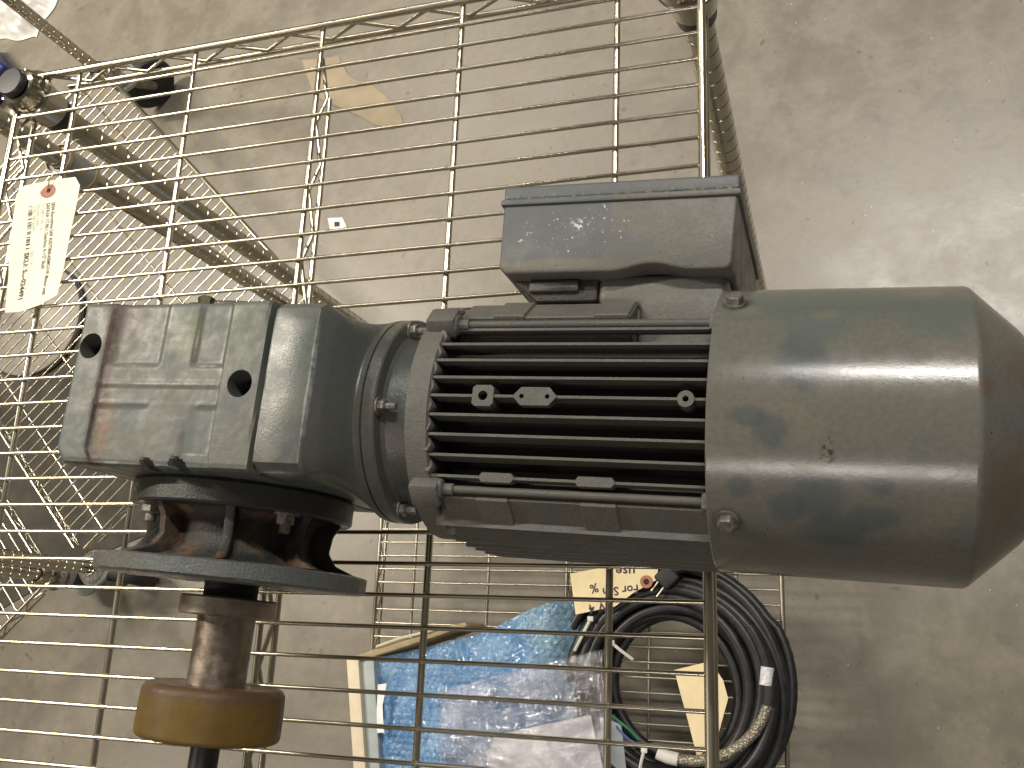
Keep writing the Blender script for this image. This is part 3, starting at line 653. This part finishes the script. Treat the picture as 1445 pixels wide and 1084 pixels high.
# ------------------------------------------------------------------ paper tag on the shelf
n = NT("cream_tag_paper"); M['tag'] = n.p(color=n.mix(n.rng(n.noise(1.2, 4), 0.3, 0.7), (0.86, 0.82, 0.62), (0.90, 0.87, 0.70)), rough=0.7)
M['manila'] = simple("manila_card", (0.74, 0.62, 0.38), 0.65, var=0.04)
M['ink'] = simple("black_print", (0.03, 0.03, 0.04), 0.7)
M['inkpale'] = simple("faded_print", (0.42, 0.40, 0.40), 0.7)
M['eyelet'] = simple("reddish_eyelet", (0.36, 0.14, 0.08), 0.6)
def sheet(bm, outline, zf, th=0.015, inset=0):
    """A card of given outline (world units) with thickness, height zf(x, y)."""
    cx = sum(p[0] for p in outline)/len(outline); cy = sum(p[1] for p in outline)/len(outline)
    dense = []
    for i in range(len(outline)):
        p, q = Vector(outline[i]), Vector(outline[(i+1) % len(outline)])
        for k in range(6): dense.append(p.lerp(q, k/6))
    rings = []
    for s in (1.0, 0.8, 0.6, 0.4, 0.2):
        pr_ = [(cx+(p.x-cx)*s, cy+(p.y-cy)*s) for p in dense]; rings.append([bm.verts.new((x, y, zf(x, y))) for x, y in pr_])
    fs = []
    for A, B in zip(rings, rings[1:]):
        for k in range(len(A)): fs.append(bm.faces.new((A[k], A[(k+1) % len(A)], B[(k+1) % len(A)], B[k])))
    fs.append(bm.faces.new(rings[-1]))
    bmesh.ops.recalc_face_normals(bm, faces=fs)
    if sum(f.normal.z for f in fs) < 0: bmesh.ops.reverse_faces(bm, faces=fs)
    bmesh.ops.solidify(bm, geom=fs, thickness=th)
def text_bm(body, size, origin, d, zf, width=None, bold=0.0):
    cu = bpy.data.curves.new("t", 'FONT'); cu.body = body; cu.size = size; cu.offset = bold; cu.resolution_u = 2
    o = bpy.data.objects.new("t", cu); col.objects.link(o); dg = bpy.context.evaluated_depsgraph_get(); dg.update()
    me = bpy.data.meshes.new_from_object(o.evaluated_get(dg)); bm = BM(); bm.from_mesh(me)
    bpy.data.objects.remove(o); bpy.data.curves.remove(cu); bpy.data.meshes.remove(me)
    xs = [v.co.x for v in bm.verts]; k = width/max(xs) if width else 1.0
    d = Vector(d).normalized(); up = Vector((-d.y, d.x))
    for v in bm.verts:
        p = Vector(origin)+d*(v.co.x*k)+up*v.co.y; v.co = Vector((p.x, p.y, zf(p.x, p.y)))
    return bm
tz = lambda x, y: 0.16+0.05*math.sin((y+4)*0.8)+0.10*max(0, (-8.6-y))+0.03*(x-0.0)**2
ol = [(-1.52, -4.50), (-1.84, -4.86), (-1.80, -6.0), (-1.68, -7.42), (-1.32, -9.0), (-1.05, -10.28), (-0.3, -10.28), (0.60, -10.06), (1.42, -9.70), (1.36, -8.4), (1.33, -7.02), (1.39, -5.6), (1.41, -4.82), (1.09, -4.40), (0.2, -4.36), (-0.8, -4.42)]
to = (0, -7.3, 0.1)
tg = thing("paper_tag", "cream paper tag with printed stock lines lying on the top shelf wires", "tag", to)
bm = BM(); sheet(bm, ol, tz, 0.012); part("card", bm, M['tag'], tg, to)
bm = BM(); cr_ = [bm.verts.new((-0.27+0.40*math.cos(q), -4.86+0.30*math.sin(q), tz(-0.27, -4.86)+0.012)) for q in [2*PI*k/32 for k in range(32)]]; bm.faces.new(cr_)
part("eyelet", bm, M['eyelet'], tg, to)
bm = BM(); cr_ = [bm.verts.new((-0.24+0.10*math.cos(q), -4.85+0.10*math.sin(q), tz(-0.27, -4.86)+0.016)) for q in [2*PI*k/16 for k in range(16)]]; bm.faces.new(cr_)
part("eyelet_hole", bm, M['dark'], tg, to)
bm = BM(); tube(bm, [(-0.24, -4.85, 0.2), (-0.15, -4.4, 0.28), (-0.05, -4.05, 0.2), (0.02, -3.98, 0.0), (0.1, -4.0, -0.12)], 0.025, 6); part("tie_wire", bm, M['chrome'], tg, to)
zf = lambda x, y: tz(x, y)+0.010
dr = (0.135, -0.99)
for body, size, o_, wd, mk, bd in (("SEW-Eurodrive SAF A3DT80K4/BMG/HR Motor with", 0.26, (0.02, -5.42), 4.25, 'ink', 0.004), ("SAFA3A 17.90:1 Gearbox 4-1/2\" Shaft", 0.26, (-0.24, -5.42), 3.05, 'ink', 0.004),
                                   ("17 HP/1745 : A", 0.22, (-0.50, -5.42), 1.25, 'inkpale', 0.0), ("Model: 1440", 0.22, (-0.72, -5.45), 1.0, 'inkpale', 0.0),
                                   ("S/N: 3816/491", 0.22, (-0.90, -5.5), 1.2, 'inkpale', 0.0), ("Qty: 1 A", 0.22, (-0.56, -7.55), 0.65, 'inkpale', 0.0),
                                   ("SKU: SB-024491", 0.32, (-0.86, -7.62), 2.15, 'ink', 0.010)):
    part("print", text_bm(body, size, o_, dr, zf, wd, bd), M[mk], tg, to)
bm = BM(); x = 0.0; d = Vector(dr).normalized(); up = Vector((-d.y, d.x))
while x < 2.0:
    wdt = random.choice((0.03, 0.05, 0.08)); p = Vector((-1.13, -5.5))+d*x
    q = [p, p+d*wdt, p+d*wdt+up*0.2, p+up*0.2]; bm.faces.new([bm.verts.new((a.x, a.y, zf(a.x, a.y))) for a in q]); x += wdt+random.choice((0.03, 0.05, 0.12))
part("barcode", bm, M['ink'], tg, to)

# ------------------------------------------------------------------ things on the lower shelf
ZL = -39.09
# open box with pale walls
M['cream'] = simple("cream_box_wall", (0.66, 0.58, 0.42), 0.6, var=0.05)
M['wallgrey'] = simple("pale_grey_box_wall", (0.36, 0.40, 0.40), 0.6, var=0.06)
M['cardboard'] = simple("tan_cardboard", (0.36, 0.28, 0.16), 0.75, var=0.12)
bo = (6, -28, ZL)
bx = thing("storage_box", "open cream walled box on the lower shelf holding the blue bubble wrap", "box", bo)
bm = BM(); prism(bm, [(-2.85, -23.7), (-1.95, -23.5), (-0.35, -33.0), (-1.25, -33.1)], 'z', ZL, -35.0, 0.05, 2); part("side_wall", bm, M['cream'], bx, bo)
bm = BM(); prism(bm, [(-1.93, -23.6), (-0.9, -23.6), (0.5, -33.0), (-0.33, -33.0)], 'z', ZL, -35.35, 0.05, 2); part("liner", bm, M['wallgrey'], bx, bo)
bm = BM(); prism(bm, [(-2.3, -23.45), (1.5, -22.15), (5.9, -20.85), (6.1, -21.1), (1.7, -22.6), (-1.9, -23.75)], 'z', ZL, -35.1, 0.04, 2); part("back_wall", bm, M['cardboard'], bx, bo)
bm = BM(); tube(bm, [(-0.6, -22.75, -35.0), (1.2, -22.1, -34.95), (3.2, -21.6, -35.0), (4.3, -21.25, -35.05)], 0.10, 6); part("torn_edge", bm, M['cream'], bx, bo)

# blue bubble wrap: a draped sheet with real bubbles
n = NT("blue_bubble_film"); f = n.noise(0.5, 5, 0.6, dist=0.8)
c = n.mix(n.rng(f, 0.35, 0.7), (0.10, 0.255, 0.50), (0.25, 0.43, 0.66))
gx = n.t.nodes.new("ShaderNodeSeparateXYZ"); n.set(gx, {0: n.co})
pale = n.rng(n.math('ADD', gx.outputs[0], n.math('MULTIPLY', gx.outputs[1], 0.5)), 3.6, 6.2)
c = n.mix(n.math('MULTIPLY', pale, n.rng(n.noise(1.4, 5), 0.3, 0.7, 0.45, 0.95)), c, (0.30, 0.46, 0.56))
M['bubble'] = n.p(color=c, rough=0.14, coat=0.8, coatr=0.06, normal=n.bump(n.noise(2.6, 4, 0.65, dist=1.6), 0.8, 0.35), spec=0.7)
def lerp2(c00, c10, c11, c01, u, v):
    a = Vector(c00).lerp(Vector(c10), u); b = Vector(c01).lerp(Vector(c11), u); return a.lerp(b, v)
bm = BM()
def bw(u, v):
    p = lerp2((-0.85, -30.9, 0), (15.0, -29.8, 0), (13.3, -19.2, 0), (-0.9, -23.5, 0), u, v)
    p.y += -0.55*math.sin(PI*u)*v*0.6 + (0.9*sm(u, 0.55, 0.8)-0.3*sm(u, 0.85, 1.0))*v*0.5
    h = -36.1+0.6*math.sin(PI*min(1, u*1.05))*math.sin(PI*min(1, 0.15+v*0.9))+0.55*nz(p.x*0.33, p.y*0.33)+0.30*abs(nz(p.x*0.6+p.y*0.25, p.y*0.8, 4))+0.10*abs(nz(p.x*1.6, p.y*1.2, 8))
    h -= 1.2*sm(u, 0.86, 1.0)
    q = 0.47; rx = p.x/q; ry = p.y/(q*0.866); row = math.floor(ry+0.5); cx = math.floor(rx+0.5-(0.5 if row % 2 else 0))+(0.5 if row % 2 else 0)
    d = math.hypot((rx-cx), (ry-row)*0.866)
    h += 0.085*math.sqrt(max(0, 1-(d/0.47)**2))*(0.5+0.5*sm(nz(p.x*0.6, p.y*0.6, 9), -0.35, 0.1))
    return (p.x, p.y, h)
grid(bm, 190, 130, bw)
top("bubble_wrap", bm, M['bubble'], "crumpled sheet of shiny blue bubble wrap in the open box on the lower shelf", "bubble wrap", ang=80)
bm = BM(); sheet(bm, [(-0.25, -25.25), (0.42, -25.15), (0.22, -26.6), (0.50, -28.35), (-0.02, -28.42), (-0.2, -26.8)], lambda x, y: -34.95+0.03*math.sin(y*2), 0.02)
top("paper_label", bm, simple("white_label", (0.80, 0.80, 0.80), 0.6, var=0.03), "narrow white paper strip on the left end of the blue bubble wrap", "label")

# clear plastic bag
n = NT("clear_plastic_bag"); nt = n.t
gl = nt.nodes.new("ShaderNodeBsdfGlossy"); n.set(gl, {"Color": (1, 1, 1, 1), "Roughness": 0.07})
trn = nt.nodes.new("ShaderNodeBsdfTransparent"); n.set(trn, {"Color": (0.93, 0.93, 0.96, 1)})
df = nt.nodes.new("ShaderNodeBsdfDiffuse"); n.set(df, {"Color": (0.72, 0.72, 0.80, 1)})
lw = nt.nodes.new("ShaderNodeLayerWeight"); n.set(lw, {"Blend": 0.30})
bp = n.bump(n.noise(1.0, 4, 0.6, dist=1.5), 0.7, 0.5); n.set(gl, {"Normal": bp}); n.set(lw, {"Normal": bp})
m1 = nt.nodes.new("ShaderNodeMixShader"); n.set(m1, {0: n.rng(n.noise(0.55, 4), 0.35, 0.7, 0.06, 0.34), 1: trn.outputs[0], 2: df.outputs[0]})
m2 = nt.nodes.new("ShaderNodeMixShader"); n.set(m2, {0: n.rng(lw.outputs["Fresnel"], 0.0, 0.6, 0.16, 0.8), 1: m1.outputs[0], 2: gl.outputs[0]})
nt.links.new(m2.outputs[0], n.out.inputs[0]); M['bag'] = n.m
bm = BM()
def bg(u, v):
    p = lerp2((5.1, -31.0, 0), (16.4, -31.0, 0), (15.6, -22.3, 0), (4.7, -25.4, 0), u, v)
    h = -34.35+0.5*math.sin(PI*u)*math.sin(PI*min(1, .2+v))-0.7*sm(u, 0.6, 1)+0.55*abs(nz(p.x*0.45+p.y*0.35, p.y*0.7-p.x*0.2, 2))+0.28*abs(nz(p.x*1.1, p.y*1.4, 6))+0.10*abs(nz(p.x*2.6, p.y*2.8, 1))
    return (p.x, p.y, h)
grid(bm, 130, 110, bg)
top("plastic_bag", bm, M['bag'], "clear crinkled plastic bag lying over the blue bubble wrap and white sheet", "plastic bag", ang=60)
bm = BM(); sheet(bm, [(7.55, -28.25), (14.85, -26.4), (16.2, -31.2), (8.5, -31.2)], lambda x, y: -35.15+0.06*nz(x*0.4, y*0.4), 0.02)
top("paper_sheet", bm, simple("white_paper", (0.80, 0.77, 0.76), 0.6, var=0.03), "white sheet of paper inside the clear bag at the bottom", "paper")
bm = BM(); sheet(bm, [(15.2, -26.6), (16.6, -26.9), (17.2, -31.5), (15.6, -31.5)], lambda x, y: -36.4, 0.05)
top("grey_card", bm, M['wallgrey'], "grey card standing out between the plastic bag and the cable coil", "card")

# cable coil
n = NT("black_cable_jacket"); M['cable'] = n.p(color=n.mix(n.rng(n.noise(1.5, 4), 0.3, 0.7), (0.010, 0.010, 0.011), (0.022, 0.022, 0.024)), rough=0.42, normal=n.bump(n.noise(6, 3), 0.12, 0.05))
bm = BM(); pts = []
rad = [4.3, 4.7, 5.0, 5.4, 5.75, 6.15, 6.5, 6.85, 7.15, 7.45, 7.0, 6.3, 5.6, 5.0, 5.3, 6.0, 6.7, 7.8, 7.35, 6.5]; zz = [0.45, 1.1, 0.45, 1.1, 0.45, 1.1, 0.45, 1.1, 0.45, 1.0, 1.7, 1.75, 1.7, 1.75, 2.2, 2.3, 2.25, 0.9, 1.7, 2.4]
cxs = [random.uniform(-0.25, 0.25) for _ in rad]; cys = [random.uniform(-0.3, 0.3) for _ in rad]
T = len(rad); NS = 60
for i in range((T-1)*NS+1):
    k = min(T-2, i//NS); t = (i-k*NS)/NS; th = 2*PI*i/NS+0.6
    s_ = sm(t, 0.55, 1.0); r_ = rad[k]*(1-s_)+rad[k+1]*s_; z_ = zz[k]*(1-s_)+zz[k+1]*s_
    cx_ = cxs[k]*(1-s_)+cxs[k+1]*s_; cy_ = cys[k]*(1-s_)+cys[k+1]*s_
    r_ += 0.20*nz(i*0.05, k*3.1)
    pts.append((19.55+cx_+r_*math.cos(th)*0.99, -24.6+cy_+r_*math.sin(th)*1.04, ZL+z_+0.10*nz(i*0.05, 7.7)))
tube(bm, pts, 0.385, 10)
co = thing("cable_coil", "thick black cable wound in a round coil on the lower shelf near the edge", "cable coil", (19.55, -24.6, ZL))
oc = (19.55, -24.6, ZL)
part("cable", bm, M['cable'], co, oc, 60)
bm = BM(); box(bm, (19.0, -18.15, -36.9), (20.3, -16.9, -36.2), 0.18, 3, Matrix.Rotation(0.75, 3, 'Z')); tube(bm, [(19.9, -17.1, -36.55), (20.8, -16.7, -36.8), (21.8, -17.0, -37.4)], 0.42, 10)
pg = part("plug", bm, M['rubber'], co, oc)
for dx in (-0.18, 0.18):
    bm = BM(); box(bm, (18.75+dx-0.08, -18.75-dx-0.03, -36.62), (19.2+dx+0.25, -18.0-dx+0.03, -36.5), 0.01, 1) if False else tube(bm, [(19.25+dx, -18.0-dx, -36.55), (18.78+dx, -18.62-dx, -36.55)], 0.075, 8)
    part("prong", bm, M['chrome'], pg, oc)
M['tie'] = simple("white_nylon_tie", (0.62, 0.61, 0.56), 0.45, var=0.05)
for pts_ in ([(16.0, -21.85, -36.4), (16.6, -22.3, -36.4), (17.35, -22.85, -36.75)], [(14.5, -20.35, -36.6), (14.0, -21.4, -36.5), (13.4, -22.45, -36.8)], [(18.2, -28.35, -36.4), (18.0, -29.1, -36.4), (17.8, -29.9, -36.8)], [(22.4, -17.2, -36.6), (22.9, -16.95, -36.6), (23.5, -16.9, -37)]):
    bm = BM(); tube(bm, pts_, 0.11, 6); p = Vector(pts_[0]); box(bm, p-Vector((0.2, 0.17, 0.15)), p+Vector((0.2, 0.17, 0.15)), 0.05); part("cable_tie", bm, M['tie'], co, oc)
bm = BM(); arc = [(25.88-0.02*k, -22.95-0.16*k, -36.62) for k in range(8)]; tube(bm, arc, 0.43, 12); part("cable_label", bm, simple("white_cable_label", (0.66, 0.66, 0.68), 0.5, var=0.2, scale=5), co, oc)
n = NT("silver_braid"); vx = n.voro(6.5); M['braid'] = n.p(color=n.mix(n.rng(vx, 0.1, 0.5), (0.60, 0.56, 0.44), (0.24, 0.21, 0.16)), metal=0.55, rough=0.42, normal=n.bump(vx, 0.6, 0.12))
bm = BM(); tube(bm, [(25.85, -25.2, -36.6), (25.55, -26.0, -36.55), (25.05, -26.85, -36.5), (24.3, -27.6, -36.5), (23.4, -28.25, -36.5), (22.4, -28.65, -36.5), (21.3, -28.85, -36.5), (20.2, -28.8, -36.5)], 0.36, 12)
part("braided_end", bm, M['braid'], co, oc, label="silver braided end of the cable")
bm = BM(); tube(bm, [(20.25, -28.82, -36.5), (19.6, -28.72, -36.5), (18.95, -28.5, -36.5)], 0.42, 12); part("connector", bm, M['tie'], co, oc)
bm = BM(); tube(bm, [(25.95, -24.1, -36.6), (25.95, -24.6, -36.58), (25.85, -25.25, -36.6)], 0.44, 12); part("strain_relief", bm, M['rubber'], co, oc)
for cc, pts_ in (((0.03, 0.22, 0.09), [(15.7, -26.3, -36.6), (16.4, -26.7, -36.3), (17.1, -27.2, -36.4), (17.7, -27.8, -36.7)]), ((0.10, 0.16, 0.36), [(15.9, -26.6, -36.7), (16.4, -27.2, -36.4), (17.0, -27.8, -36.5), (17.8, -28.2, -36.8)]), ((0.02, 0.02, 0.025), [(16.0, -26.4, -36.8), (16.8, -27.2, -36.6), (17.9, -28.1, -36.8)])):
    bm = BM(); tube(bm, pts_, 0.09, 6); part("loose_conductor", bm, simple("conductor_sleeve", cc, 0.4), co, oc)

for o in co.children:                         # plug and ties sit on top of the upper turns
    if o.name.split('.')[0] in ('plug', 'cable_tie'): o.location.z += 0.45*S
# manila tags tied to the cable
def tagthing(outline, z, label, words=(), hole=None):
    cxy = (sum(p[0] for p in outline)/len(outline), sum(p[1] for p in outline)/len(outline)); o_ = (*cxy, z-0.1)
    t = thing("cable_tag", label, "tag", o_); zf_ = lambda x, y: z+0.10*nz(x*0.5, y*0.5, 3)
    bm = BM(); sheet(bm, outline, zf_, 0.015); part("card", bm, M['manila'], t, o_)
    if hole:
        for r_, mt, dz in ((0.42, 'eyelet', 0.03), (0.2, 'dark', 0.045)):
            bm = BM(); bm.faces.new([bm.verts.new((hole[0]+r_*math.cos(2*PI*k/24), hole[1]+r_*math.sin(2*PI*k/24), z+dz+0.05)) for k in range(24)]); part("eyelet", bm, M[mt], t, o_)
    for body, size, at, dd in words: part("handwriting", text_bm(body, size, at, dd, lambda x, y: zf_(x, y)+0.03, None, 0.012), M['ink'], t, o_)
tagthing([(13.05, -17.4), (15.4, -16.95), (19.1, -16.6), (19.0, -17.7), (17.4, -18.6), (16.2, -19.5), (13.5, -20.1)], -35.95, "manila cable tag with handwriting and a red ringed hole above the coil",
         (("use", 1.0, (17.55, -16.85), (-1, -0.02)), ("For San", 0.80, (17.75, -18.05), (-1, -0.12)), ("%", 0.85, (14.95, -18.0), (-1, -0.3)), ("V 4", 0.85, (15.5, -19.22), (-1, -0.22))), (18.3, -17.85))
tagthing([(19.9, -23.4), (22.25, -22.75), (23.05, -23.9), (23.35, -25.0), (22.6, -27.5), (21.35, -28.7), (20.9, -27.0)], -37.3, "blank manila tag lying inside the ring of the cable coil")

# ------------------------------------------------------------------ things on the floor
bm = BM(); lathe(bm, [(FLOOR+0.10, 6.2), (FLOOR+0.4, 6.2), (FLOOR+0.4, 5.9)], 'z', (-47.7, 8.3, 0), 64)
ld = thing("bucket_lid", "round pale grey lid with dark rim on the floor under the diagonal cart", "lid", (-47.7, 8.3, FLOOR)); lo_ = (-47.7, 8.3, FLOOR)
part("rim", bm, M['rubber'], ld, lo_)
bm = BM(); lathe(bm, [(FLOOR+0.3, 5.95), (FLOOR+0.75, 5.95), (FLOOR+0.85, 5.8), (FLOOR+0.85, 0)], 'z', (-47.7, 8.3, 0), 64); part("disc", bm, simple("pale_grey_lid", (0.33, 0.30, 0.26), 0.55, var=0.08), ld, lo_)
bm = BM(); sheet(bm, [(-14.55, 16.6), (-12.95, 16.5), (-12.4, 15.5), (-14.05, 15.0)], lambda x, y: FLOOR+0.08, 0.02)
o_ = (-13.5, 15.9, FLOOR); ps = thing("paper_scrap", "small white paper scrap with a black square on the floor behind the cart", "paper scrap", o_)
part("paper", bm, simple("scrap_paper", (0.68, 0.66, 0.64), 0.6, var=0.03), ps, o_)
bm = BM(); sheet(bm, [(-13.75, 16.1), (-13.2, 16.05), (-13.15, 15.6), (-13.7, 15.6)], lambda x, y: FLOOR+0.11, 0.01); part("black_square", bm, M['ink'], ps, o_)
n = NT("tan_kraft_paper"); M['kraft'] = n.p(color=n.mix(n.rng(n.noise(0.4, 5), 0.3, 0.7), (0.255, 0.205, 0.132), (0.315, 0.258, 0.172)), rough=0.6)
bm = BM(); sheet(bm, [(-19.3, 34.6), (-15.1, 34.4), (-13.9, 32.2), (-12.8, 31.2), (-11.2, 30.6), (-9.4, 29.0), (-7.6, 26.6), (-7.2, 25.5), (-8.6, 25.3), (-10.4, 26.0), (-11.6, 26.9), (-14.6, 28.6), (-17.4, 30.2)], lambda x, y: FLOOR+0.12+0.12*nz(x*0.3, y*0.3), 0.02)
top("kraft_paper", bm, M['kraft'], "torn tan paper lying on the concrete floor beyond the shelf", "paper")
bm = BM(); NB = 40
def wb(u, v):
    p = lerp2((-64, 45.0, 0), (-55.2, 43.6, 0), (-52.4, 50.5, 0), (-66, 58, 0), u, v)
    p.x += 0.9*nz(p.x*0.25, p.y*0.25, 5)*(1 if p.y < 60 else 0); p.y += 0.8*nz(p.x*0.3, p.y*0.3, 8)
    e = min(u, v, 1-u, 1-v); return (p.x, p.y, FLOOR+0.1+1.6*sm(e, 0, 0.25)+1.6*abs(nz(p.x*0.3, p.y*0.35))*sm(e, 0, 0.2)+0.8*abs(nz(p.x*0.7+p.y*0.3, p.y*0.8, 2))*sm(e, 0, 0.1))
grid(bm, NB, NB, wb)
top("white_bag", bm, simple("white_plastic_bag_film", (0.60, 0.59, 0.56), 0.32, var=0.05), "crumpled white plastic bag on the floor at the top left", "bag", ang=80)
M['blue'] = simple("dark_blue_plastic", (0.018, 0.024, 0.115), 0.4)
bo_ = (-61, 38, FLOOR); bb = thing("blue_bin", "dark blue plastic bin with white ribs behind the post cap at the left", "bin", bo_)
bm = BM(); prism(bm, [(-60.4, 42.9), (-56.0, 38.4), (-60.5, 33.5), (-67, 39)], 'z', FLOOR+0.02, FLOOR+3.0, 0.5, 3); bn = part("bin_body", bm, M['blue'], bb, bo_)
pale = simple("pale_rib", (0.55, 0.53, 0.46), 0.4)
for k in range(3):
    bm = BM(); c_ = Vector((-59.5-0.7*k, 38.2-0.75*k, FLOOR+3.15)); d = Vector((0.7, -0.7, 0)); tube(bm, [c_-d*1.8, c_+d*1.8], 0.18, 8); part("rib", bm, pale, bb, bo_, 70)

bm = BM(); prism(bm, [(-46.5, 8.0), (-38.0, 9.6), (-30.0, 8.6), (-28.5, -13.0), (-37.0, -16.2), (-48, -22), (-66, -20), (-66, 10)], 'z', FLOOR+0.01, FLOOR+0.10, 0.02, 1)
top("floor_shade_sheet", bm, simple("painted_floor_shade", (0.045, 0.038, 0.028), 0.7, var=0.3, scale=0.5), "dark sheet standing in for the shade on the floor beneath the diagonal carts", "mat")  # dark sheet laid on the floor in place of shade under the carts
